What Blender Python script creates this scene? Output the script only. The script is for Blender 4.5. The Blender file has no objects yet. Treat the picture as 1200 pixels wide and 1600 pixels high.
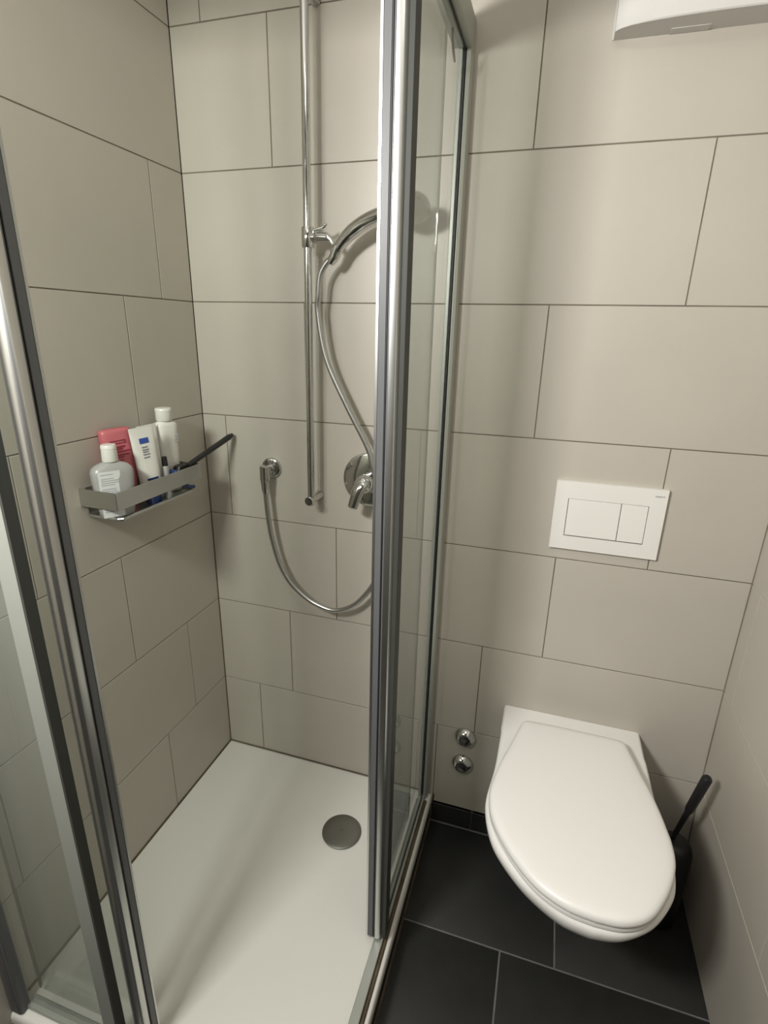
import bpy, bmesh, math, random
from mathutils import Vector, Matrix
random.seed(4)
S = bpy.context.scene
COL = S.collection

# ------------------------------------------------------------------ camera
cam_d = bpy.data.cameras.new('camera')
cam = bpy.data.objects.new('camera', cam_d)
COL.objects.link(cam)
S.camera = cam
cr = Vector((0.9546047548, 0.2970539933, 0.0221062689))      # right
cu = Vector((-0.1157646814, 0.3015899657, 0.9463836596))     # up
cf = Vector((-0.2744600164, 0.9059814665, -0.3222875761))    # forward
M = Matrix((cr, cu, -cf)).transposed().to_4x4()
M.translation = Vector((0.95760529, -1.3266268, 1.50547201))
cam.matrix_world = M
cam_d.sensor_fit = 'VERTICAL'
cam_d.sensor_height = 36.0
cam_d.lens = 832.278 / 1600 * 36.0
cam_d.clip_start = 0.02

# ------------------------------------------------------------------ world, light, exposure
W = bpy.data.worlds.new('world'); S.world = W
W.use_nodes = True
W.node_tree.nodes['Background'].inputs[0].default_value = (0.9, 0.95, 1.0, 1)
W.node_tree.nodes['Background'].inputs[1].default_value = 0.0
S.view_settings.view_transform = 'Standard'
S.view_settings.look = 'None'
S.view_settings.exposure = 0.07
S.view_settings.gamma = 1.0
S.view_settings.use_curve_mapping = False

LAMP_POS = (0.24, -1.52, 1.93)
LAMP_W = 27.5
CEIL_W = 2.6

def area(name, loc, target, sx, sy, watts, color):
    d = bpy.data.lights.new(name, 'AREA')
    d.shape = 'RECTANGLE'; d.size = sx; d.size_y = sy
    d.energy = watts; d.color = color
    o = bpy.data.objects.new(name, d); COL.objects.link(o)
    o.location = loc
    v = Vector(target) - Vector(loc)
    o.rotation_euler = v.to_track_quat('-Z', 'Y').to_euler()
    return o
area('mirror_light', LAMP_POS, (0.85, 0.0, 1.3), 0.30, 0.16, LAMP_W, (1.0, 0.982, 0.945))
area('ceiling_light', (0.85, -1.25, 2.42), (0.85, -1.2, 0.0), 0.35, 0.35, CEIL_W, (1.0, 0.96, 0.90))

# ------------------------------------------------------------------ materials
def mat(name, col, rough=0.5, metal=0.0, spec=0.5, noise=None, bump=None, coat=0.0, trans=0.0):
    """noise=(scale, amount) colour variation, bump=(scale, strength)"""
    m = bpy.data.materials.new(name); m.use_nodes = True
    nt = m.node_tree; b = nt.nodes['Principled BSDF']
    b.inputs['Base Color'].default_value = (*col, 1)
    b.inputs['Roughness'].default_value = rough
    b.inputs['Metallic'].default_value = metal
    b.inputs['Specular IOR Level'].default_value = spec
    b.inputs['Coat Weight'].default_value = coat
    b.inputs['Transmission Weight'].default_value = trans
    tc = nt.nodes.new('ShaderNodeTexCoord')
    if noise:
        n = nt.nodes.new('ShaderNodeTexNoise'); n.inputs['Scale'].default_value = noise[0]
        n.inputs['Detail'].default_value = 4
        nt.links.new(tc.outputs['Object'], n.inputs['Vector'])
        r = nt.nodes.new('ShaderNodeMapRange')
        r.inputs['From Min'].default_value = 0.3; r.inputs['From Max'].default_value = 0.7
        r.inputs['To Min'].default_value = 1 - noise[1]; r.inputs['To Max'].default_value = 1 + noise[1]
        nt.links.new(n.outputs['Fac'], r.inputs['Value'])
        mx = nt.nodes.new('ShaderNodeVectorMath'); mx.operation = 'SCALE'
        mx.inputs[0].default_value = col
        nt.links.new(r.outputs[0], mx.inputs['Scale'])
        nt.links.new(mx.outputs[0], b.inputs['Base Color'])
    if bump:
        n = nt.nodes.new('ShaderNodeTexNoise'); n.inputs['Scale'].default_value = bump[0]
        n.inputs['Detail'].default_value = 2
        nt.links.new(tc.outputs['Object'], n.inputs['Vector'])
        bp = nt.nodes.new('ShaderNodeBump'); bp.inputs['Strength'].default_value = bump[1]
        bp.inputs['Distance'].default_value = 0.001
        nt.links.new(n.outputs['Fac'], bp.inputs['Height'])
        nt.links.new(bp.outputs['Normal'], b.inputs['Normal'])
    return m

def glass_mat(name, tint, film):
    """thin clear pane: tinted see-through + fresnel reflection + a faint lime film"""
    m = bpy.data.materials.new(name); m.use_nodes = True
    nt = m.node_tree
    for n in list(nt.nodes): nt.nodes.remove(n)
    out = nt.nodes.new('ShaderNodeOutputMaterial')
    t = nt.nodes.new('ShaderNodeBsdfTransparent'); t.inputs[0].default_value = (*tint, 1)
    g = nt.nodes.new('ShaderNodeBsdfGlossy'); g.inputs['Roughness'].default_value = 0.02
    d = nt.nodes.new('ShaderNodeBsdfDiffuse'); d.inputs[0].default_value = (0.72, 0.75, 0.72, 1)
    lw = nt.nodes.new('ShaderNodeLayerWeight'); lw.inputs['Blend'].default_value = 0.5
    pw = nt.nodes.new('ShaderNodeMath'); pw.operation = 'POWER'; pw.inputs[1].default_value = 5.0
    nt.links.new(lw.outputs['Facing'], pw.inputs[0])
    fr = nt.nodes.new('ShaderNodeMath'); fr.operation = 'MULTIPLY_ADD'; fr.inputs[1].default_value = 0.9; fr.inputs[2].default_value = 0.035
    nt.links.new(pw.outputs[0], fr.inputs[0])
    tc = nt.nodes.new('ShaderNodeTexCoord')
    no = nt.nodes.new('ShaderNodeTexNoise'); no.inputs['Scale'].default_value = 6
    mp = nt.nodes.new('ShaderNodeMapping'); mp.inputs['Scale'].default_value = (1, 1, 0.35)
    nt.links.new(tc.outputs['Object'], mp.inputs[0]); nt.links.new(mp.outputs[0], no.inputs['Vector'])
    mr = nt.nodes.new('ShaderNodeMapRange'); mr.inputs['To Min'].default_value = film * 0.6; mr.inputs['To Max'].default_value = film * 1.4
    nt.links.new(no.outputs['Fac'], mr.inputs['Value'])
    m1 = nt.nodes.new('ShaderNodeMixShader'); m2 = nt.nodes.new('ShaderNodeMixShader')
    nt.links.new(mr.outputs[0], m1.inputs[0]); nt.links.new(t.outputs[0], m1.inputs[1]); nt.links.new(d.outputs[0], m1.inputs[2])
    nt.links.new(fr.outputs[0], m2.inputs[0]); nt.links.new(m1.outputs[0], m2.inputs[1]); nt.links.new(g.outputs[0], m2.inputs[2])
    nt.links.new(m2.outputs[0], out.inputs[0])
    return m

TILE = mat('wall_tile', (0.49, 0.456, 0.398), 0.42, noise=(5, 0.025), bump=(650, 0.10))
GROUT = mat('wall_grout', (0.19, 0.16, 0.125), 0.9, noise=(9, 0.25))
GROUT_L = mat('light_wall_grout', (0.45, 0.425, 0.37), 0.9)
SLATE = mat('floor_tile', (0.022, 0.0225, 0.021), 0.55, noise=(14, 0.12), bump=(160, 0.25))
FGROUT = mat('floor_grout', (0.16, 0.16, 0.15), 0.9, noise=(30, 0.15))
PLASTER = mat('ceiling_paint', (0.74, 0.73, 0.70), 0.9)
FRONT = mat('entrance_wall_darkened', (0.13, 0.125, 0.11), 0.7)  # unseen wall, darkened so the metal reflects a dark room
ACRYL = mat('tray_acrylic', (0.72, 0.715, 0.66), 0.30, spec=0.5, noise=(3, 0.012), bump=(420, 0.05))
CERAM = mat('white_ceramic', (0.86, 0.85, 0.82), 0.10, coat=0.3)
SEATM = mat('white_toilet_seat', (0.86, 0.85, 0.82), 0.28)
UNITM = mat('matt_white_plastic', (0.62, 0.605, 0.58), 0.6, spec=0.3)
DARKG = mat('gap_shade_and_lettering', (0.03, 0.03, 0.028), 0.8)  # shade of the button gaps put into the colour; also the lettering
PLAST = mat('white_plastic', (0.78, 0.765, 0.725), 0.38)
CHROME = mat('chrome', (0.60, 0.60, 0.585), 0.09, metal=1.0)
SATIN = mat('satin_chrome', (0.50, 0.50, 0.485), 0.30, metal=1.0)
ALU = mat('satin_aluminium', (0.60, 0.61, 0.59), 0.33, metal=1.0)
RAIL = mat('matt_aluminium', (0.42, 0.44, 0.40), 0.45, metal=0.45)
ALUD = mat('aluminium_dark_reflection', (0.055, 0.057, 0.052), 0.5, spec=0.15)  # aluminium with the dark room's reflection put into a flat dark colour
SATD = mat('dark_satin_chrome', (0.27, 0.27, 0.25), 0.36, metal=1.0)
ALUG = mat('aluminium_grey_reflection', (0.115, 0.118, 0.122), 0.45, spec=0.35)  # aluminium greyed to stand in for dark reflections
RUBBER = mat('black_rubber', (0.012, 0.011, 0.010), 0.55)
BLACK = mat('black_plastic', (0.013, 0.013, 0.014), 0.42)
SILI = mat('brown_stained_silicone', (0.10, 0.075, 0.045), 0.6, noise=(25, 0.35))
SILG = mat('grey_silicone', (0.17, 0.16, 0.125), 0.6, noise=(20, 0.3))
GLASS = glass_mat('shower_glass', (0.952, 0.967, 0.953), 0.045)
PINK = mat('pink_plastic', (0.50, 0.135, 0.155), 0.4)
PINKD = mat('dark_red_print', (0.24, 0.02, 0.05), 0.5)
BLUE = mat('blue_print', (0.03, 0.07, 0.32), 0.5)
BLUED = mat('dark_blue_plastic', (0.012, 0.03, 0.13), 0.35)
GREYP = mat('grey_print', (0.25, 0.25, 0.26), 0.6)
WBOT = mat('white_bottle', (0.72, 0.71, 0.66), 0.35)
GBOT = mat('cloudy_bottle', (0.42, 0.415, 0.405), 0.30, trans=0.15)
LABEL = mat('white_label', (0.70, 0.71, 0.71), 0.5)
LPRINT = mat('pale_print', (0.42, 0.43, 0.45), 0.6)

# ------------------------------------------------------------------ mesh helpers
def box(bm, x0, x1, y0, y1, z0, z1, mi=0):
    v = [bm.verts.new((x, y, z)) for x in (x0, x1) for y in (y0, y1) for z in (z0, z1)]
    for q in ((0, 1, 3, 2), (4, 6, 7, 5), (0, 4, 5, 1), (2, 3, 7, 6), (0, 2, 6, 4), (1, 5, 7, 3)):
        f = bm.faces.new([v[i] for i in q]); f.material_index = mi
    return v

def loft(bm, rings, cap=True, mi=0):
    R = [[bm.verts.new(p) for p in r] for r in rings]
    n = len(R[0])
    for a, b in zip(R[:-1], R[1:]):
        for i in range(n):
            j = (i + 1) % n
            f = bm.faces.new((a[i], a[j], b[j], b[i])); f.material_index = mi
    if cap:
        f = bm.faces.new(list(reversed(R[0]))); f.material_index = mi
        f = bm.faces.new(R[-1]); f.material_index = mi
    return R

def prism(bm, poly, z0, z1, mi=0):
    return loft(bm, [[(x, y, z0) for x, y in poly], [(x, y, z1) for x, y in poly]], mi=mi)

def tube(bm, pts, rad, seg=16, mi=0):
    pts = [Vector(p) for p in pts]
    n = len(pts)
    if not isinstance(rad, (list, tuple)): rad = [rad] * n
    t0 = (pts[1] - pts[0]).normalized()
    a = t0.orthogonal().normalized()
    rings = []
    for i, p in enumerate(pts):
        t = (pts[min(i + 1, n - 1)] - pts[max(i - 1, 0)]).normalized()
        a = (a - t * a.dot(t)).normalized()
        b = t.cross(a)
        r = rad[i]
        rings.append([p + (a * math.cos(k * 2 * math.pi / seg) + b * math.sin(k * 2 * math.pi / seg)) * r for k in range(seg)])
    return loft(bm, rings, mi=mi)

def spline(pts, n=8):
    P = [Vector(p) for p in pts]; out = []
    for i in range(len(P) - 1):
        p0 = P[max(i - 1, 0)]; p1 = P[i]; p2 = P[i + 1]; p3 = P[min(i + 2, len(P) - 1)]
        for k in range(n):
            t = k / n
            out.append(0.5 * ((2 * p1) + (p2 - p0) * t + (2 * p0 - 5 * p1 + 4 * p2 - p3) * t * t + (3 * p1 - p0 - 3 * p2 + p3) * t ** 3))
    out.append(P[-1])
    return out

def lathe(bm, prof, origin=(0, 0, 0), axis=(0, 0, 1), seg=40, mi=0):
    """prof: [(radius, height along axis)]"""
    ax = Vector(axis).normalized(); o = Vector(origin)
    a = ax.orthogonal().normalized(); b = ax.cross(a)
    rings = [[o + ax * h + (a * math.cos(k * 2 * math.pi / seg) + b * math.sin(k * 2 * math.pi / seg)) * max(r, 1e-5)
              for k in range(seg)] for r, h in prof]
    return loft(bm, rings, mi=mi)

def xf(bm, m, start=0):
    bm.verts.ensure_lookup_table()
    bmesh.ops.transform(bm, matrix=m, verts=bm.verts[start:])

def obj(name, bm, mats, parent=None, bevel=0.0, subsurf=0, angle=38, segs=2):
    bmesh.ops.recalc_face_normals(bm, faces=bm.faces[:])
    for f in bm.faces: f.smooth = True
    lim = math.radians(angle)
    for e in bm.edges:
        if len(e.link_faces) == 2 and e.calc_face_angle(0) > lim: e.smooth = False
    me = bpy.data.meshes.new(name); bm.to_mesh(me); bm.free()
    if not isinstance(mats, (list, tuple)): mats = [mats]
    for m in mats: me.materials.append(m)
    o = bpy.data.objects.new(name, me); COL.objects.link(o)
    if parent is not None:
        o.parent = parent
        o.matrix_parent_inverse = parent.matrix_world.inverted()
    if bevel:
        b = o.modifiers.new('bevel', 'BEVEL'); b.width = bevel; b.segments = segs; b.limit_method = 'ANGLE'
        b.angle_limit = math.radians(30)
        b.harden_normals = False
    if subsurf:
        s = o.modifiers.new('sub', 'SUBSURF'); s.levels = subsurf; s.render_levels = subsurf
    return o

def tag(o, label=None, cat=None, group=None, kind=None):
    if label: o['label'] = label
    if cat: o['category'] = cat
    if group: o['group'] = group
    if kind: o['kind'] = kind
    return o

def thing(name, loc, label, cat, group=None):
    o = bpy.data.objects.new(name, None); COL.objects.link(o)
    o.empty_display_size = 0.05
    o.location = loc
    o.matrix_world = Matrix.Translation(loc)
    return tag(o, label, cat, group)

def part(name, mats, parent, fn, label=None, **kw):
    bm = bmesh.new(); fn(bm)
    o = obj(name, bm, mats, parent, **kw)
    if label: o['label'] = label
    return o

def rrect(x0, x1, y0, y1, r, n=5):
    out = []
    for cx, cy, a0 in ((x1 - r, y1 - r, 0), (x0 + r, y1 - r, 90), (x0 + r, y0 + r, 180), (x1 - r, y0 + r, 270)):
        for k in range(n + 1):
            a = math.radians(a0 + 90 * k / n)
            out.append((cx + r * math.cos(a), cy + r * math.sin(a)))
    return out

# ------------------------------------------------------------------ room shell
H = 2.45
YF = -1.85
XR = 1.455
ROWS = [0.0, 0.0715, 0.3712, 0.6695, 0.9665, 1.267, 1.568, 1.870, 2.169, H]
G = 0.0013      # half joint

def tiled(bm, joints, length, frm, rows=None):
    """tiles as thin slabs on a grout bed; frm(s, z, depth) -> world point (depth into the wall)"""
    rows = rows or ROWS
    for i in range(len(rows) - 1):
        z0, z1 = rows[i] + G, rows[i + 1] - G
        js = [0.0] + sorted(j for j in joints[i] if 0.01 < j < length - 0.01) + [length]
        for a, b in zip(js[:-1], js[1:]):
            a += G; b -= G
            c = 0.0006
            rings = [[frm(a, z0, .006), frm(b, z0, .006), frm(b, z1, .006), frm(a, z1, .006)],
                     [frm(a, z0, c), frm(b, z0, c), frm(b, z1, c), frm(a, z1, c)],
                     [frm(a + c, z0 + c, 0), frm(b - c, z0 + c, 0), frm(b - c, z1 - c, 0), frm(a + c, z1 - c, 0)]]
            loft(bm, rings, mi=0)
    # grout bed + wall body
    g = 0.0016
    zz = [0.0, .1, .2, 0.3712, .52, 0.6695, .8, 0.9665, 1.3, H]
    rin = [[frm(0, z, g), frm(length, z, g), frm(length, z, .12), frm(0, z, .12)] for z in zz]
    loft(bm, rin, mi=1)

JB = [[0.5, 1.1], [0.133, 0.742, 1.292], [0.2555, 0.854], [0.4135, 1.0165], [0.0750, 0.65, 1.2305],
      [0.331, 0.930], [0.604, 1.204], [0.2555, 0.8625], [0.085, 0.685, 1.285]]
JL = [[0.4], [0.294, 0.894, 1.494], [0.1610, 0.761, 1.361], [0.3715, 0.9715, 1.5715], [0.60, 1.2],
      [0.2535, 0.8535, 1.4535], [0.1225, 0.7225, 1.3225], [0.52, 1.12], [0.3, 0.9, 1.5]]
JR = [[0.4], [0.58, 1.18], [0.45, 1.05], [0.06, 0.66, 1.26], [0.2585, 0.8585, 1.4585],
      [0.35, 0.95], [0.15, 0.75], [0.5, 1.1], [0.3, 0.9]]

bm = bmesh.new()
tiled(bm, JB, XR + .026, lambda s, z, d: (s, d, z))
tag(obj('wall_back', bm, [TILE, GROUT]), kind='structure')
bm = bmesh.new()
tiled(bm, JL, -YF, lambda s, z, d: (-d, -s, z))
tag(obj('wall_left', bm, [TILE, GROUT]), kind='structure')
def xr(z): return XR + 0.022 * max(0.0, 1 - z / 1.2) ** 3      # the wall leans out a little at its foot
bm = bmesh.new()
tiled(bm, JR[1:], -YF, lambda s, z, d: (xr(z) + d, -s, z), [0.0] + ROWS[2:])
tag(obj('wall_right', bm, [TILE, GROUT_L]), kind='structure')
bm = bmesh.new(); box(bm, -.12, XR + .14, YF - .12, YF, 0, H)
tag(obj('wall_front', bm, FRONT), kind='structure')
bm = bmesh.new(); box(bm, -.12, XR + .14, YF - .12, .12, H, H + .12)
tag(obj('ceiling', bm, PLASTER), kind='structure')
# floor: dark slabs on light joints
bm = bmesh.new()
yr = [0.0, -0.010, -0.335, -0.635, -0.935, -1.235, -1.535, YF]
jf = [[], [0.531, 1.131], [0.397, 0.9965], [0.25, 0.85, 1.45], [0.531, 1.131], [0.397, 0.9965], [0.25, 0.85]]
for i in range(len(yr) - 1):
    js = [0.0] + jf[i] + [1.50]
    y1, y0 = yr[i] - .0022, yr[i + 1] + .0022
    for a, b in zip(js[:-1], js[1:]):
        a += .0022; b -= .0022
        if i == 0: continue
        loft(bm, [[(a, y0, -.006), (b, y0, -.006), (b, y1, -.006), (a, y1, -.006)],
                  [(a, y0, -.0006), (b, y0, -.0006), (b, y1, -.0006), (a, y1, -.0006)],
                  [(a + .0008, y0 + .0008, 0), (b - .0008, y0 + .0008, 0), (b - .0008, y1 - .0008, 0), (a + .0008, y1 - .0008, 0)]])
box(bm, -.12, XR + .14, YF - .12, .12, -.15, -.0012, 1)
tag(obj('floor', bm, [SLATE, FGROUT]), kind='structure')
# skirting of cut floor tiles
bm = bmesh.new()
for a, b in ((0.742, 0.869), (0.872, 1.468)):
    box(bm, a, b, -.0085, .002, .003, .0705)
box(bm, .742, 1.47, -.005, .002, -.0005, .0705, 1)
tag(obj('baseboard_back', bm, [SLATE, FGROUT], bevel=.0006), kind='structure')
bm = bmesh.new()
loft(bm, [[(xr(z) + .001, .002, z), (xr(z) - .0022, .0008, z), (xr(z) - .0018, -.0016, z), (xr(z) + .001, -.0022, z)] for z in (0.0, .1, .2, .35, .5, .7, .9, 1.2, H)])
tag(obj('trim_5', bm, GROUT), kind='structure')
# silicone in the wall corners and round the tray
bm = bmesh.new()
prism(bm, [(-.001, .001), (.0035, .001), (.0018, -.0018), (-.001, -.0035)], .10, 1.2)
tag(obj('trim_1', bm, SILI), kind='structure')
bm = bmesh.new()
loft(bm, [[(x, y, .0985), (x, y - .004 * 1, .1025), (x, y + .002, .1045), (x, y + .004, .0985)] for x, y in ((0.0, -.001), (.706, -.001))])
loft(bm, [[(.0055, y, .0985), (.003, y, .1025), (-.002, y, .106), (-.002, y, .0985)] for y in (0, -.81)])
tag(obj('trim_2', bm, SILI), kind='structure')
bm = bmesh.new()
tube(bm, [(.7375, -.005, .002), (.7375, -.86, .002)], .0045, 10)
tube(bm, [(.7250, -.036, .0975), (.7250, -.85, .0975)], .0052, 10)
tube(bm, [(.744, -.0005, .10), (.744, -.0005, .0715)], .003, 8)
tag(obj('trim_3', bm, SILI), kind='structure')

bm = bmesh.new(); box(bm, .70, .7365, -.855, -.001, 0, .0705)
tag(obj('trim_4', bm, SLATE), kind='structure')
# ------------------------------------------------------------------ shower tray
D = 0.84
TX = 0.7405
tray = thing('shower_tray', (0.37, -0.42, 0.0), 'white acrylic shower tray with a flat floor and rounded outer edge', 'shower tray')
def f_(bm):
    zt = .10
    rings = []
    def ring(ins, z):
        return [(0.001, -0.001, z), (TX - ins, -0.001, z), (TX - ins, -D - .015 + ins, z), (0.001, -D - .015 + ins, z)]
    rings.append(ring(0, .071)); rings.append(ring(0, .082))
    for k in range(1, 7):
        a = k / 6 * math.pi / 2
        rings.append(ring(.010 * (1 - math.cos(a)), .082 + .014 * math.sin(a)))
    rings.append(ring(.013, .0965)); rings.append(ring(.022, .0985)); rings.append(ring(.036, zt))
    loft(bm, rings)
part('basin', ACRYL, tray, f_, angle=50)
part('drain_cover', SATD, tray, lambda bm: lathe(bm, [(.050, .0), (.0555, .0005), (.0575, .003), (.057, .0055), (.053, .0075), (.03, .0085), (.004, .0088), (.0035, .0075), (0, .0075)],
     (.516, -.224, .1003), seg=64), 'round satin chrome drain cover')

# ------------------------------------------------------------------ shower enclosure
ZB, ZT = 0.112, 2.07
enc = thing('shower_enclosure', (0.71, -0.01, 0.10), 'fixed frame and glass of the corner shower with chrome wall channels and rails', 'shower enclosure')
# wall channel on the back wall
def f_(bm):
    prism(bm, [(.7005, -.001), (.7005, -.030), (.7075, -.030), (.7075, -.012), (.7155, -.012), (.7155, -.030), (.7170, -.032),
               (.7245, -.028), (.7275, -.020), (.7275, -.001)], .101, 2.10)
part('wall_channel', RAIL, enc, f_, bevel=.0006)
part('channel_seal', RUBBER, enc, lambda bm: (box(bm, .7127, .7143, -.034, -.013, ZB, 2.045), box(bm, .7127, .7153, -.452, -.036, 2.040, 2.0445), box(bm, .7127, .7153, -.439, -.036, .1112, .1150)))
# wall channel on the left wall
part('wall_channel', ALUG, enc, lambda bm: prism(bm, [(.001, -.822), (.024, -.824), (.030, -.829), (.030, -.846), (.024, -.850), (.001, -.850)], .101, 2.10), bevel=.001)
# rails
def rail_r(bm, z0, z1):
    prism(bm, [(.6995, -.032), (.6995, -.850), (.7215, -.850), (.7215, -.032)], z0, z1)
def rail_f(bm, z0, z1):
    prism(bm, [(.030, -.812), (.030, -.836), (.6990, -.836), (.6990, -.812)], z0, z1)
part('bottom_rail', RAIL, enc, lambda bm: rail_r(bm, .0995, .111), bevel=.002)
part('bottom_rail', RAIL, enc, lambda bm: rail_f(bm, .0995, .111), bevel=.002)
part('top_rail', RAIL, enc, lambda bm: prism(bm, [(.688, -.030), (.688, -.850), (.7275, -.850), (.7275, -.030)], 2.045, 2.10), bevel=.003)
part('top_rail', RAIL, enc, lambda bm: prism(bm, [(.030, -.800), (.030, -.846), (.6878, -.846), (.6878, -.800)], 2.045, 2.10), bevel=.003)
# fixed panes
part('pane', GLASS, enc, lambda bm: box(bm, .7085, .7125, -.452, -.013, ZB, 2.0445), 'clear fixed glass pane beside the toilet')
part('pane', GLASS, enc, lambda bm: box(bm, .025, .2755, -.8365, -.8325, ZB, 2.0445), 'clear fixed glass pane by the left wall')
# free edges of the fixed panes
part('edge_profile', ALUD, enc, lambda bm: prism(bm, [(.7135, -.440), (.7135, -.456), (.7060, -.456), (.7060, -.470), (.7265, -.470), (.7265, -.440)], ZB, 2.045), 'aluminium edge profile darkened for its dark reflection', bevel=.0008)  # dark reflection painted as the base colour
part('edge_profile', RAIL, enc, lambda bm: prism(bm, [(.255, -.8370), (.255, -.8425), (.2885, -.8425), (.2885, -.8370)], ZB, 2.045), 'front of the aluminium edge profile, lightened for the lamp reflection', bevel=.0008)  # lamp reflection on the front face given by a lighter material
part('edge_profile', ALUD, enc, lambda bm: prism(bm, [(.276, -.8366), (.2915, -.8366), (.2915, -.8425), (.2888, -.8425), (.2888, -.8440), (.2935, -.8440), (.2935, -.826), (.276, -.826)], ZB, 2.045), 'aluminium edge profile darkened for its dark reflection')  # same profile, side face painted dark as if reflecting the dark room
part('roller_seal', RUBBER, enc, lambda bm: tube(bm, spline([(.703, -.118, 2.043), (.7025, -.112, 2.030), (.7025, -.098, 2.015), (.703, -.082, 2.004)], 6), .0024, 8))

# sliding doors, pushed open
def door_handle(bm, T):
    # plan section, u = along door toward its closing edge, v = outward; closing edge at u=0
    sec = [(-.040, .0042), (-.040, .012), (-.033, .017), (-.020, .0205), (-.008, .0200), (.000, .016), (.0015, .011), (.0015, .0042)]
    prism(bm, [T(u, v) for u, v in sec], ZB + .006, 2.043)
def door_inner(bm, T):
    sec = [(-.0235, -.0012), (-.0235, .0040), (.0000, .0040), (.0000, .0015), (-.0025, .0008), (-.0025, -.0012), (.0000, -.0020), (.0000, -.0160), (-.0012, -.0175), (-.0180, -.0175), (-.0225, -.0150), (-.0235, -.0060)]
    prism(bm, [T(u, v) for u, v in sec], ZB + .006, 2.043)
def door(loc, label, T, n):

    d = thing('sliding_door', loc, label, 'shower door', 'sliding doors of the corner shower')
    part('handle_profile', ALU, d, lambda bm: door_handle(bm, T), 'bright rounded handle profile', bevel=.0006)
    part('closing_profile', ALUG, d, lambda bm: door_inner(bm, T), 'closing profile greyed for its dark reflection', bevel=.0005)  # dark reflection painted in as flat grey
    part('edge_glint', ALU, d, lambda bm: prism(bm, [T(u, v) for u, v in ((.0011, -.0140), (.0011, -.0182), (-.0012, -.0192), (-.0080, -.0192), (-.0080, -.0177), (-.0011, -.0177), (.0002, -.0168), (.0002, -.0140))], ZB + .006, 2.043), 'thin strip added for the lamp glint on the rounded corner')  # added sliver imitating the lamp highlight on the rounded corner
    part('magnet_strip', RUBBER, d, lambda bm: prism(bm, [T(u, v) for u, v in ((-.0025, -.0010), (-.0025, .0006), (.0008, .0006), (.0008, -.0010))], ZB + .008, 2.04), 'thin black magnet strip')
    part('pane', GLASS, d, lambda bm: prism(bm, [T(u, v) for u, v in ((-.342, -.0050), (-.342, -.0014), (-.0238, -.0014), (-.0238, -.0050))], ZB + .008, 2.043))
    part('back_seal', SILG, d, lambda bm: prism(bm, [T(u, v) for u, v in ((-.3455, -.0056), (-.3455, -.0008), (-.3425, -.0008), (-.3425, -.0056))], ZB + .008, 2.043))
    return d
door((0.70, -0.3, 0.112), 'sliding glass shower door pushed open along the toilet side', lambda u, v: (.698 + v, -.478 - u), 0)
door((0.2, -0.80, 0.112), 'sliding glass shower door pushed open toward the left wall', lambda u, v: (.3375 + (u * .76 if u > -.1 else u * .88), -.806 - v), 1)

# ------------------------------------------------------------------ shower rail
rail = thing('shower_rail', (0.365, 0.0, 1.06), 'vertical chrome shower rail on the tiled wall with a sliding holder', 'shower rail')
part('bar', CHROME, rail, lambda bm: tube(bm, [(.366, -.060, 1.050), (.376, -.060, 2.19)], .0095, 28))
for zz, xx in ((1.063, .3645), (2.176, .3755)):
    part('wall_bracket', CHROME, rail, lambda bm: (lathe(bm, [(.0135, 0), (.0135, .004), (.0120, .010), (.0115, .048), (.0125, .062), (.0125, .072), (.011, .0735)],
         (xx, -.0005, zz), (0.0, -1, 0), 32)))
hz = 1.707
hold = part('holder', CHROME, rail, lambda bm: (lathe(bm, [(.0135, -.022), (.0150, -.020), (.0150, .020), (.0135, .022)], (.3725, -.060, hz), seg=32),
     tube(bm, [(.384, -.060, hz), (.392, -.060, hz), (.3925, -.060, hz), (.398, -.061, hz)], [.0125, .0125, .0085, .0085], 24),
     tube(bm, [(.398, -.061, hz), (.3985, -.061, hz), (.422, -.0615, hz - .001), (.4225, -.0615, hz - .001)], [.0085, .0108, .0108, .0085], 24),
     tube(bm, [(.4225, -.0615, hz - .001), (.430, -.062, hz - .006), (.440, -.062, hz - .020)], [.0085, .006, .0062], 20),
     tube(bm, [(.4400, -.0620, hz - .040), (.4500, -.0625, hz - .020)], [.0125, .0135], 28)))
part('lever', CHROME, hold, lambda bm: tube(bm, spline([(.3895, -.066, hz + .002), (.3905, -.067, hz + .011), (.396, -.067, hz + .015), (.414, -.067, hz + .019), (.4225, -.067, hz + .027)], 5),
     [.004] * 5 + [.0035] * 15 + [.003], 12))

# hand shower: curved handle and round head
hs = thing('hand_shower', (0.447, -0.085, 1.69), 'chrome hand shower with a curved handle held by the rail', 'hand shower')
hp = spline([(.4420, -.0620, 1.668), (.4545, -.0635, 1.688), (.4780, -.066, 1.7105), (.5130, -.071, 1.731), (.549, -.078, 1.743), (.588, -.087, 1.750), (.612, -.094, 1.750)], 6)
part('handle', CHROME, hs, lambda bm: tube(bm, hp, [.0105 + .0055 * min(1, i / 14) for i in range(len(hp))], 28))
ax = Vector((0.10, -0.50, -0.80)).normalized()
part('shower_head', CHROME, hs, lambda bm: lathe(bm, [(.010, -.024), (.026, -.020), (.037, -.008), (.040, .002), (.039, .008), (.035, .010)], (.632, -.100, 1.752), ax, 48))
part('spray_face', SATIN, hs, lambda bm: lathe(bm, [(.0345, .0098), (.0345, .0112), (.030, .012), (.0, .012)], (.632, -.100, 1.752), ax, 40), 'grey round spray face')

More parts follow.
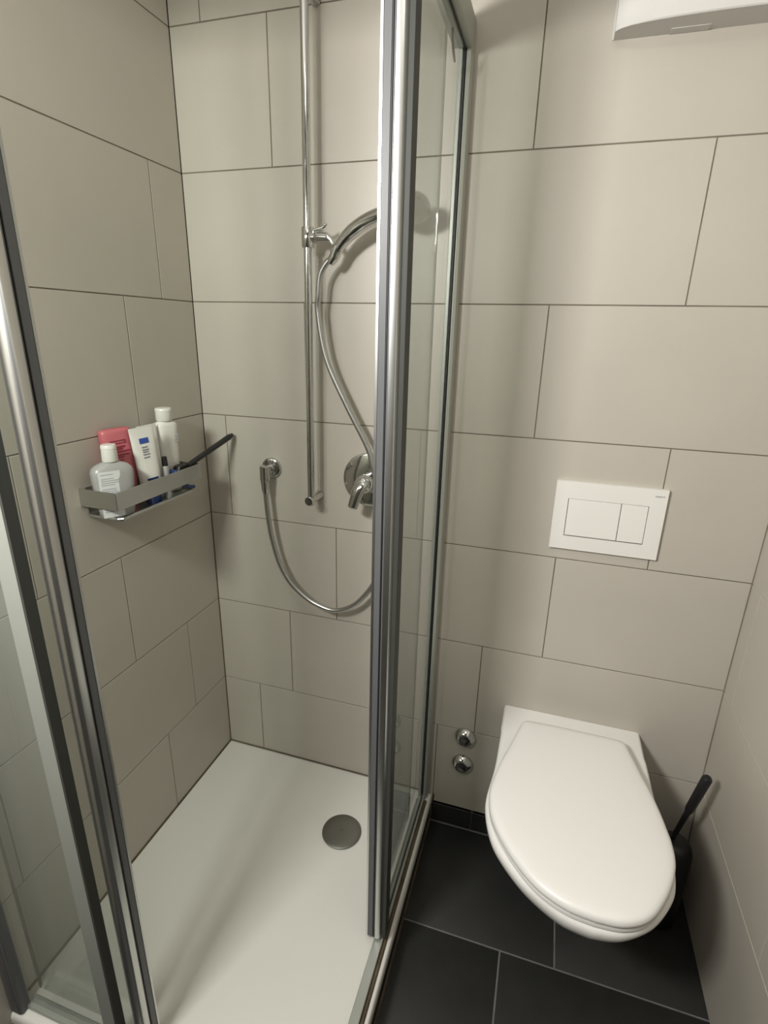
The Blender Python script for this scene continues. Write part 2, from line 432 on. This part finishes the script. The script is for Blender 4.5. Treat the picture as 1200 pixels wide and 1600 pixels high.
# hose
hose = thing('shower_hose', (0.215, -0.04, 1.06), 'silver shower hose looping from the wall outlet up to the holder', 'shower hose')
hpts = [(.2155, -.040, 1.0860), (.2165, -.040, 1.045), (.2215, -.041, .985), (.2300, -.042, .9275), (.2510, -.043, .852), (.2860, -.044, .793), (.3370, -.045, .752),
        (.3780, -.045, .734), (.4180, -.045, .727), (.4580, -.045, .738), (.4990, -.045, .769), (.5450, -.045, .836), (.5800, -.046, .93), (.5830, -.048, 1.03), (.5660, -.055, 1.110),
        (.5429, -.056, 1.164), (.5246, -.053, 1.220), (.4635, -.052, 1.3296), (.4120, -.052, 1.4368), (.3930, -.054, 1.5415), (.3965, -.058, 1.5835), (.4030, -.061, 1.6255), (.4200, -.062, 1.652), (.4370, -.062, 1.663)]
part('hose_tube', SATIN, hose, lambda bm: tube(bm, spline(hpts, 10), .0072, 16))
part('hose_nut', CHROME, hose, lambda bm: lathe(bm, [(.0085, 0), (.0105, .010), (.0120, .036), (.0120, .043)], (.2158, -.040, 1.062), (-.02, 0, 1), 28))
part('hose_nut', CHROME, hose, lambda bm: lathe(bm, [(.0085, -.018), (.0115, -.006), (.0115, .008)], (.4395, -.0620, 1.6655), (.60, 0, .80), 28))

# wall outlet
wo = thing('wall_outlet', (0.2155, 0.0, 1.13), 'round chrome wall elbow feeding the shower hose', 'hose outlet')
part('rosette', CHROME, wo, lambda bm: lathe(bm, [(.0285, 0), (.0290, .004), (.0280, .009), (.0240, .0115), (0, .012)], (.219, -.0005, 1.128), (0, -1, 0), 48))
part('elbow', CHROME, wo, lambda bm: (tube(bm, [(.2185, -.008, 1.127), (.2160, -.038, 1.127)], .0125, 28), tube(bm, [(.2162, -.040, 1.1405), (.2161, -.040, 1.1390), (.2155, -.040, 1.1000), (.2155, -.040, 1.0985)], [.0122, .0138, .0138, .0122], 32)))

# mixer
mx = thing('shower_mixer', (0.515, 0.0, 1.122), 'chrome single lever shower mixer on a round wall plate', 'shower mixer')
part('wall_plate', CHROME, mx, lambda bm: lathe(bm, [(.0735, 0), (.0745, .003), (.0735, .0075), (.069, .010), (.030, .0115), (0, .0115)], (.514, -.0005, 1.122), (0, -1, 0), 72))
part('valve_body', CHROME, mx, lambda bm: lathe(bm, [(.0215, .010), (.0215, .034), (.0195, .036), (.0240, .038), (.0250, .048), (.0225, .062), (.014, .070), (0, .072)], (.514, -.0005, 1.122), (0, -1, 0), 48))
def f_(bm):
    c = spline([(.5150, -.052, 1.128), (.5120, -.064, 1.122), (.5050, -.073, 1.106), (.4990, -.078, 1.085), (.4930, -.081, 1.062)], 6)
    n = len(c)
    rings = []
    for i, p in enumerate(c):
        t = i / (n - 1)
        w = .0225 * (1 - t) ** 1.5 + .0135 * (1 - (1 - t) ** 1.5) ; h = .0150 * (1 - t) + .0095 * t
        if i in (0, n - 1): w *= .75; h *= .7
        d = (c[min(i + 1, n - 1)] - c[max(i - 1, 0)]).normalized()
        sx = Vector((1, 0, .25)); sx = (sx - d * sx.dot(d)).normalized(); sy = d.cross(sx)
        rings.append([p + sx * math.cos(a) * w + sy * math.sin(a) * h for a in [k * 2 * math.pi / 28 for k in range(28)]])
    loft(bm, rings)
part('lever', CHROME, mx, f_, angle=60)

# ------------------------------------------------------------------ caddy and its contents
cad = thing('shower_caddy', (0.0, -0.34, 1.10), 'long chrome shower basket screwed to the left wall full of bottles', 'shower basket')
y0, y1, xo, r = -.461, -.167, .101, .005
def band(bm, x_in, z0, z1, th, y0=y0, y1=y1, xo=xo, r=r):
    out = [(x_in, y0)] + [(xo - r + r * math.sin(a), y0 + r - r * math.cos(a)) for a in [k * math.pi / 10 for k in range(6)]] + \
          [(xo - r + r * math.cos(a), y1 - r + r * math.sin(a)) for a in [k * math.pi / 10 for k in range(6)]] + [(x_in, y1)]
    inn = [(x_in, y1 - th)] + [(xo - th, y1 - th), (xo - th, y0 + th), (x_in, y0 + th)]
    poly = out + inn
    prism(bm, poly, z0, z1)
part('rim_band', ALU, cad, lambda bm: band(bm, .0005, 1.126, 1.166, .0018), bevel=.0004)
def f_(bm):
    poly = [(.003, -.445), (.082, -.447), (.092, -.440), (.092, -.200), (.080, -.184), (.003, -.184)]
    prism(bm, poly, 1.0960, 1.0985)
    n = len(poly)
    for i in range(n):
        a, b = poly[i], poly[(i + 1) % n]
        tube(bm, [(a[0], a[1], 1.101), (b[0], b[1], 1.101)], .0032, 8)
part('base_plate', ALU, cad, f_)
part('wall_strip', ALU, cad, lambda bm: box(bm, .0005, .003, -.445, -.184, 1.096, 1.164))
ZC = 1.0990

def bottle_outline(w, d, n=32, p=2.6):
    return [(math.copysign(abs(math.cos(a)) ** (2 / p), math.cos(a)) * d, math.copysign(abs(math.sin(a)) ** (2 / p), math.sin(a)) * w)
            for a in [k * 2 * math.pi / n for k in range(n)]]

def sections(bm, secs, n=36):
    """secs: (z, half depth x, half width y, squareness)"""
    rings = []
    for z, dx, wy, p in secs:
        rings.append([(x, y, z) for x, y in bottle_outline(wy, dx, n, p)])
    loft(bm, rings)

def place(root, loc, yaw=0.0, tiltx=0.0, tilty=0.0):
    root.location = loc
    root.rotation_euler = (tiltx, tilty, yaw)

def mk(name, label, cat, group=None):
    return thing(name, (0, 0, 0), label, cat, group)

# bottles are modelled at the origin, broad side toward +x (into the room), then placed
GRP = 'bottles and tubes in the shower basket'
b = mk('lotion_bottle', 'cloudy grey bottle with a white cap and a white text label, frontmost in the basket', 'bottle')
part('bottle_body', GBOT, b, lambda bm: sections(bm, [(0, .018, .031, 3), (.003, .021, .035, 3.2), (.02, .0215, .0375, 3.4), (.088, .0215, .0430, 3.6), (.100, .0212, .0432, 3.4), (.109, .0200, .0410, 3.2),
     (.116, .0170, .0340, 2.8), (.1205, .0145, .0240, 2.4), (.1235, .0125, .0150, 2), (.128, .0115, .0120, 2)]), angle=60)
part('cap', WBOT, b, lambda bm: lathe(bm, [(.0158, .1245), (.0163, .126), (.0155, .152), (.0160, .1525), (.0157, .158), (.0145, .1605), (0, .161)], seg=36))
lab = part('label', LABEL, b, lambda bm: loft(bm, [[(.0219 - .0007 * (k / 6 - .5) ** 2 * 4, -.034 + .044 * k / 6, z) for k in range(7)] + [(.0175, .010, z), (.0175, -.034, z)]
     for z in (.004, .05, .106)]), 'white rectangular label with small grey print')
def f_(bm):
    random.seed(2)
    for i in range(19):
        z = .099 - i * .0046
        if i in (1, 6, 12): continue
        box(bm, .0195, .0220, -.030, .007 - random.random() * .012, z, z + .0022)
part('print', LPRINT, lab, f_)
place(b, (.056, -.4180, ZC), yaw=math.radians(-30))

b = mk('shower_gel_bottle', 'pink flat bottle with dark red print standing on its cap behind the cloudy bottle', 'bottle')
part('bottle_body', PINK, b, lambda bm: sections(bm, [(.028, .013, .022, 2.4), (.032, .016, .026, 2.6), (.06, .018, .031, 2.6), (.12, .017, .0345, 2.8), (.174, .014, .0345, 4.2), (.181, .0125, .0335, 4.2), (.1835, .010, .031, 4.0)]), angle=60)
part('cap', PINK, b, lambda bm: sections(bm, [(0, .012, .020, 2.6), (.002, .014, .0225, 2.6), (.027, .014, .0235, 2.6), (.0278, .013, .0225, 2.6)]), angle=60)
def f_(bm):
    for z, a, c in ((.158, -.020, .014), (.152, -.021, .014)):
        box(bm, .0140, .0166, a, c, z, z + .0012)
    box(bm, .0140, .0166, .0125, .014, .152, .159); box(bm, .0140, .0166, -.021, -.0195, .152, .159)
    for z, a, c in ((.143, -.012, .010), (.138, -.012, .004), (.132, -.012, .020), (.124, -.012, .018), (.119, -.012, .004), (.112, -.012, .002)):
        box(bm, .0145, .0174, a, c, z, z + .0030)
part('print', PINKD, b, f_)
place(b, (.025, -.3520, ZC), yaw=math.radians(-20), tiltx=math.radians(3))

def tube_shape(bm, h, w, d):
    secs = []
    for t in [k / 10 for k in range(11)]:
        z = .026 + (h - .026) * t
        secs.append((z, d * (1 - t) ** .8 + .0012, w * (.80 + .20 * t), 2.2 + 1.2 * t))
    secs.append((h + .004, .0012, w, 3.4))
    sections(bm, secs)
b = mk('cream_tube', 'plain white squeeze tube mostly hidden behind the tube with the blue rectangle', 'tube', None)
part('tube_body', WBOT, b, lambda bm: tube_shape(bm, .176, .027, .017), angle=60)
part('cap', WBOT, b, lambda bm: lathe(bm, [(.0175, 0), (.0185, .002), (.0180, .025), (.016, .0258)], seg=36))
place(b, (.040, -.2680, ZC), yaw=math.radians(-14), tiltx=math.radians(3))
b = mk('cream_tube', 'white squeeze tube with a blue rectangle and lines of grey print', 'tube', None)
tb = part('tube_body', WBOT, b, lambda bm: tube_shape(bm, .180, .030, .018), angle=60)
part('cap', BLUED, b, lambda bm: lathe(bm, [(.0175, 0), (.0185, .002), (.0180, .025), (.016, .0258)], seg=36), 'dark blue cap')
part('blue_mark', BLUE, tb, lambda bm: loft(bm, [[(.0062, -.012, .147), (.0062, .010, .147), (.0050, .010, .159), (.0050, -.012, .159)], [(.0076, -.012, .147), (.0076, .010, .147), (.0060, .010, .159), (.0060, -.012, .159)]]), 'small blue rectangle')
def f_(bm):
    for i, z in enumerate((.137, .131, .126, .120, .113)):
        x = .0185 - (z - .026) / .152 * .0165 + .0012
        box(bm, x - .004, x + .0012, -.010, .006 if i % 2 else .004, z, z + .0026)
part('print', GREYP, tb, f_)
def f_(bm):
    for z, a, c in ((.060, -.014, .012), (.052, -.016, .014), (.046, -.016, .006)):
        x = .0185 - (z - .026) / .152 * .0145 + .0005
        box(bm, x - .004, x + .0016, a, c, z, z + .0045)
part('lower_print', BLUED, tb, f_)
place(b, (.065, -.3090, ZC), yaw=math.radians(-20), tiltx=math.radians(4))

b = mk('shampoo_bottle', 'tall slim white bottle with a round white cap at the back of the basket', 'bottle')
part('bottle_body', WBOT, b, lambda bm: sections(bm, [(0, .017, .022, 2.6), (.003, .020, .025, 2.8), (.09, .020, .026, 2.8), (.150, .0195, .0285, 2.8), (.168, .0195, .0290, 2.8), (.174, .018, .027, 2.6), (.178, .0135, .0165, 2.0), (.184, .013, .0145, 2)]), angle=60)
part('cap', WBOT, b, lambda bm: lathe(bm, [(.0185, .180), (.0195, .182), (.0195, .204), (.0200, .2045), (.0195, .209), (.018, .2110), (0, .2112)], seg=36))
def f_(bm):
    for i in range(3): box(bm, .0150, .0207, .012, .022, .128 + i * .007, .1305 + i * .007)
part('print', LPRINT, b, f_)
place(b, (.040, -.2130, ZC + .002), yaw=math.radians(-20))

b = mk('small_tube', 'small dark and white tube wedged between the white tube and tall bottle', 'tube')
part('tube_body', GBOT, b, lambda bm: sections(bm, [(.0, .009, .010, 2.2), (.05, .009, .0105, 2.2), (.078, .008, .010, 2), (.082, .006, .007, 2)]), angle=60)
part('cap', BLACK, b, lambda bm: lathe(bm, [(.0065, .081), (.007, .083), (.006, .104), (.0, .105)], seg=24), 'black cap')
place(b, (.074, -.2680, ZC), yaw=0.2, tiltx=math.radians(1))

# blue safety razor lying in the basket
b = mk('razor', 'dark blue razor leaning in the right end of the basket beside the black brush', 'razor')
part('razor_handle', BLUED, b, lambda bm: tube(bm, spline([(.0925, -.192, 1.1085), (.0925, -.215, 1.116), (.0920, -.236, 1.130), (.0905, -.254, 1.152)], 6), [.005] * 7 + [.0058] * 6 + [.004] * 6, 14))
part('razor_head', BLUED, b, lambda bm: box(bm, .070, .0975, -.262, -.251, 1.1500, 1.1680), bevel=.003)

# black comb brush with a long handle sticking out of the basket
b = mk('wet_brush', 'black flat handled brush sticking up out of the right end of the basket', 'brush')
def f_(bm):
    p0 = Vector((.082, -.195, 1.1640)); p1 = Vector((.103, -.014, 1.2150))
    c = [p0 + (p1 - p0) * t for t in [k / 12 for k in range(13)]]
    d = (p1 - p0).normalized(); side = Vector((1, 0, 0)); side = (side - d * side.dot(d)).normalized(); up = d.cross(side)
    rings = []
    for i, p in enumerate(c):
        w = .0070 + .0015 * i / 12; h = .0068 + .0015 * i / 12
        if i == 12: w *= .6; h *= .6
        rings.append([p + side * math.cos(a) * w + up * math.sin(a) * h for a in [k * 2 * math.pi / 16 for k in range(16)]])
    loft(bm, rings)
part('brush_handle', BLACK, b, f_)
part('brush_head', BLACK, b, lambda bm: loft(bm, [rr for rr in [[(x + dx, y, z) for x, y in rrect(.064, .086, ya, yb, .006)] for dx, ya, yb, z in ((0, -.230, -.198, 1.122), (0, -.236, -.190, 1.135), (0, -.234, -.182, 1.160), (0, -.228, -.186, 1.169))]]))

# ------------------------------------------------------------------ toilet
wc = thing('toilet', (1.111, -.0005, 0.49), 'white wall-hung toilet with its lid closed', 'toilet')
CX = 1.1115
def interp(tab, t):
    for (a, va), (b_, vb) in zip(tab[:-1], tab[1:]):
        if t <= b_: return va + (vb - va) * (t - a) / (b_ - a)
    return tab[-1][1]
def skew(x, y):
    t = max(0.0, -y - .33)
    return CX + .002 * min(1, -y * 10) + x + .05 * t + .28 * t * t
# lid outline (half widths against y)
def lid_outline(ins=0.0, n=44, back=-.080):
    half = [(.000, back), (.040, back - .0003), (.080, back - .0008), (.108, back - .002), (.123, back - .007), (.131, back - .018), (.137, back - .04), (.146, -.155), (.1545, -.190), (.1670, -.235), (.1780, -.285), (.1850, -.330), (.1870, -.365), (.1830, -.405), (.1700, -.442), (.1555, -.470),
            (.1380, -.497), (.1130, -.528), (.0840, -.551), (.045, -.567), (.000, -.5715)]
    half = [Vector((x, y, 0)) for x, y in half]
    s = spline(half, 4)
    L = s + [Vector((-p.x, p.y, 0)) for p in reversed(s[1:-1])]
    cy = -.33
    out = []
    m = len(L)
    for i, p in enumerate(L):
        t = (L[(i + 1) % m] - L[i - 1]).normalized()
        nrm = Vector((t.y, -t.x, 0))
        if nrm.dot(Vector((p.x, p.y - cy, 0))) < 0: nrm = -nrm
        q = p - nrm * min(ins, .006)
        if ins > .006:
            k_ = 1 - (ins - .006) / .19
            q = Vector((q.x * k_, cy + (q.y - cy) * k_, 0))
        out.append((skew(q.x, q.y), q.y))
    return out
def f_(bm):
    rings = []
    for ins, z in ((.006, .5065), (.002, .5070), (.0, .5090), (.0, .5150), (.0012, .5200), (.004, .5240), (.009, .5265), (.018, .5280), (.045, .5290), (.12, .5292)):
        rings.append([(x, y, z) for x, y in lid_outline(ins)])
    loft(bm, rings)
part('lid', SEATM, wc, f_, 'closed white lid', angle=50)
part('seat', SEATM, wc, lambda bm: loft(bm, [[(x, y, z) for x, y in lid_outline(i)] for i, z in ((.006, .4935), (.0025, .4950), (.0015, .4990), (.0025, .5045), (.006, .5060))]), angle=50)
# ceramic body: horizontal sections from rim down
def body_ring(z, k, nose, ins=0.0):
    """k: 0 at rim .. 1 at bottom. nose: y of the front tip"""
    rim = [(.1795, 0), (.1800, .13), (.1810, .26), (.1830, .42), (.1905, .55), (.1930, .64), (.1835, .74), (.1670, .81), (.1290, .895), (.0900, .950), (.0460, .988), (.0, 1.0)]
    low = [(.1600, 0), (.1550, .15), (.1480, .30), (.1400, .45), (.1300, .57), (.1200, .67), (.1080, .76), (.0930, .83), (.0720, .90), (.0500, .950), (.0260, .987), (.0, 1.0)]
    cp = [Vector((a_[0] * (1 - k) + b_[0] * k, a_[1] * (1 - k) + b_[1] * k, 0)) for a_, b_ in zip(rim, low)]
    pts = [Vector((max(p.x * (1 - ins / .19), 0), -.0005 + (nose + .0005) * p.y, 0)) for p in spline(cp, 4)]
    pts[-1].x = 0
    R = [(skew(p.x, p.y) if p.y < -.1 else CX + p.x, p.y, z) for p in pts]
    Lr = [(skew(-p.x, p.y) if p.y < -.1 else CX - p.x, p.y, z) for p in reversed(pts[:-1])]
    return R + Lr
def f_(bm):
    secs = [(.4935, 0, -.562, .010), (.4925, 0, -.567, .005), (.4890, 0, -.5710, .001), (.4820, 0, -.5725, .0), (.472, .01, -.571, .0), (.460, .04, -.566, .001), (.445, .10, -.557, .003), (.425, .20, -.541, .004), (.40, .34, -.515, .004), (.37, .50, -.475, .004),
            (.33, .64, -.44, .004), (.29, .8, -.38, .004), (.24, .92, -.30, .004), (.20, 1.0, -.24, .004), (.185, 1.0, -.20, .012)]
    loft(bm, [body_ring(*s) for s in secs])
part('bowl', CERAM, wc, f_, angle=75)

# flush plate
fp = thing('flush_plate', (1.119, 0, 1.085), 'white rectangular dual flush plate above the toilet', 'flush plate')
X0, X1, Z0, Z1 = .9955, 1.2425, .9985, 1.1725
bx0, bxm, bx1, bz0, bz1 = 1.0265, 1.1470, 1.2065, 1.0335, 1.1300
def f_(bm):
    for a in ((X0, bx0, Z0, Z1), (bx1, X1, Z0, Z1), (bx0, bx1, Z0, bz0), (bx0, bx1, bz1, Z1)):
        box(bm, a[0], a[1], -.0115, -.0005, a[2], a[3])
    bmesh.ops.remove_doubles(bm, verts=bm.verts[:], dist=1e-5)
part('surround', PLAST, fp, f_)
part('backing', DARKG, fp, lambda bm: box(bm, bx0 + .0001, bx1 - .0001, -.003, -.0006, bz0 + .0001, bz1 - .0001), 'dark backing for the shade in the button gaps')  # gap shade painted as a dark backing
def btn(x0, x1):
    def f(bm):
        loft(bm, [[(x0, -.003, bz0 + .0032), (x1, -.003, bz0 + .0032), (x1, -.003, bz1 - .0010), (x0, -.003, bz1 - .0010)],
                  [(x0, -.0145, bz0 + .0034), (x1, -.0145, bz0 + .0034), (x1, -.0114, bz1 - .0010), (x0, -.0114, bz1 - .0010)]])
    return f
part('flush_button', PLAST, fp, btn(bx0 + .0015, bxm - .0008), 'wide flush button', bevel=.0006)
part('flush_button', PLAST, fp, btn(bxm + .0008, bx1 - .0013), 'narrow flush button', bevel=.0006)
fc = bpy.data.curves.new('lettering', 'FONT'); fc.body = 'GEBERIT'; fc.size = .0046; fc.extrude = .00015
fc.align_x = 'CENTER'; fc.space_character = 1.25
to = bpy.data.objects.new('tmp', fc)
dg = bpy.context.evaluated_depsgraph_get()
COL.objects.link(to); dg.update()
me = bpy.data.meshes.new_from_object(to.evaluated_get(dg)); bpy.data.objects.remove(to)
me.name = 'lettering'; me.materials.clear(); me.materials.append(DARKG)
lt = bpy.data.objects.new('lettering', me); COL.objects.link(lt)
lt.matrix_world = Matrix.Translation((1.2255, -.0117, 1.1540)) @ Matrix.Rotation(math.pi / 2, 4, 'X')
m_ = lt.matrix_world.copy(); lt.parent = fp; lt.matrix_parent_inverse = fp.matrix_world.inverted(); lt.matrix_world = m_

# two chrome valve caps
for i, (x, z, lab_) in enumerate(((.829, .3495, 'upper of the two round chrome valve caps left of the toilet'), (.8265, .2500, 'lower of the two round chrome valve caps left of the toilet'))):
    bm = bmesh.new()
    lathe(bm, [(.0320, 0), (.0330, .002), (.0325, .0045), (.029, .011), (.0215, .0185), (.0190, .0205), (.0175, .0210), (.015, .0205), (0, .0200)], (x, -.0005, z), (0, -1, 0), 56)
    tag(obj('valve_cap', bm, CHROME, angle=30), lab_, 'valve cap', 'chrome valve caps on the wall')

# toilet brush in the corner
tb_ = thing('toilet_brush', (1.395, -.105, 0), 'black toilet brush standing in its black holder in the corner by the toilet', 'toilet brush')
part('brush_holder', BLACK, tb_, lambda bm: lathe(bm, [(.040, 0), (.0425, .003), (.044, .02), (.046, .20), (.045, .242), (.040, .260), (.030, .272), (.020, .276), (.014, .277)], (1.398, -.110, .0005), seg=48))
part('brush_stem', BLACK, tb_, lambda bm: tube(bm, [(1.390, -.107, .272), (1.402, -.125, .385), (1.4035, -.128, .40), (1.414, -.150, .520), (1.4145, -.151, .525)], [.0055, .0070, .0105, .0115, .008], 20))

# white cover high on the right
vc = thing('wall_unit', (1.20, 0, 2.04), 'white plastic wall unit with a bulging front high above the toilet', 'wall unit')
UX0, UX1 = .9895, 1.412
def f_(bm):
    n = 18; mrows = 14
    grid = []
    for j in range(mrows + 1):
        row = []
        for i in range(n + 1):
            s = .5 - .5 * math.cos(math.pi * i / n); t = j / mrows
            dep = .004 + .062 * (max(0, 1 - (2 * s - 1) ** 2)) ** .2
            x = UX0 + (UX1 - UX0) * s
            z = 2.0405 + .40 * t
            y = -dep * (1.0 if 0 < t < 1 else .97)
            if j == 1: z = 2.0405 + .002
            if i == 0: x += .003
            if i == n: x -= .003
            row.append((x, y, z))
        grid.append(row)
    V = [[bm.verts.new(p) for p in r_] for r_ in grid]
    B = [[bm.verts.new((UX0 + (UX1 - UX0) * (.5 - .5 * math.cos(math.pi * i / n)), -.0005, r_[0][2])) for i in range(n + 1)] for r_ in grid]
    for j in range(mrows):
        for i in range(n):
            bm.faces.new((V[j][i], V[j][i + 1], V[j + 1][i + 1], V[j + 1][i]))
            bm.faces.new((B[j][i], B[j + 1][i], B[j + 1][i + 1], B[j][i + 1]))
        bm.faces.new((V[j][0], V[j + 1][0], B[j + 1][0], B[j][0]))
        bm.faces.new((V[j][n], B[j][n], B[j + 1][n], V[j + 1][n]))
    for i in range(n):
        bm.faces.new((V[0][i], B[0][i], B[0][i + 1], V[0][i + 1]))
        bm.faces.new((V[mrows][i], V[mrows][i + 1], B[mrows][i + 1], B[mrows][i]))
part('cover', UNITM, vc, f_, angle=40)
part('latch', UNITM, vc, lambda bm: box(bm, 1.090, 1.155, -.022, -.001, 2.0392, 2.0404), bevel=.0004)
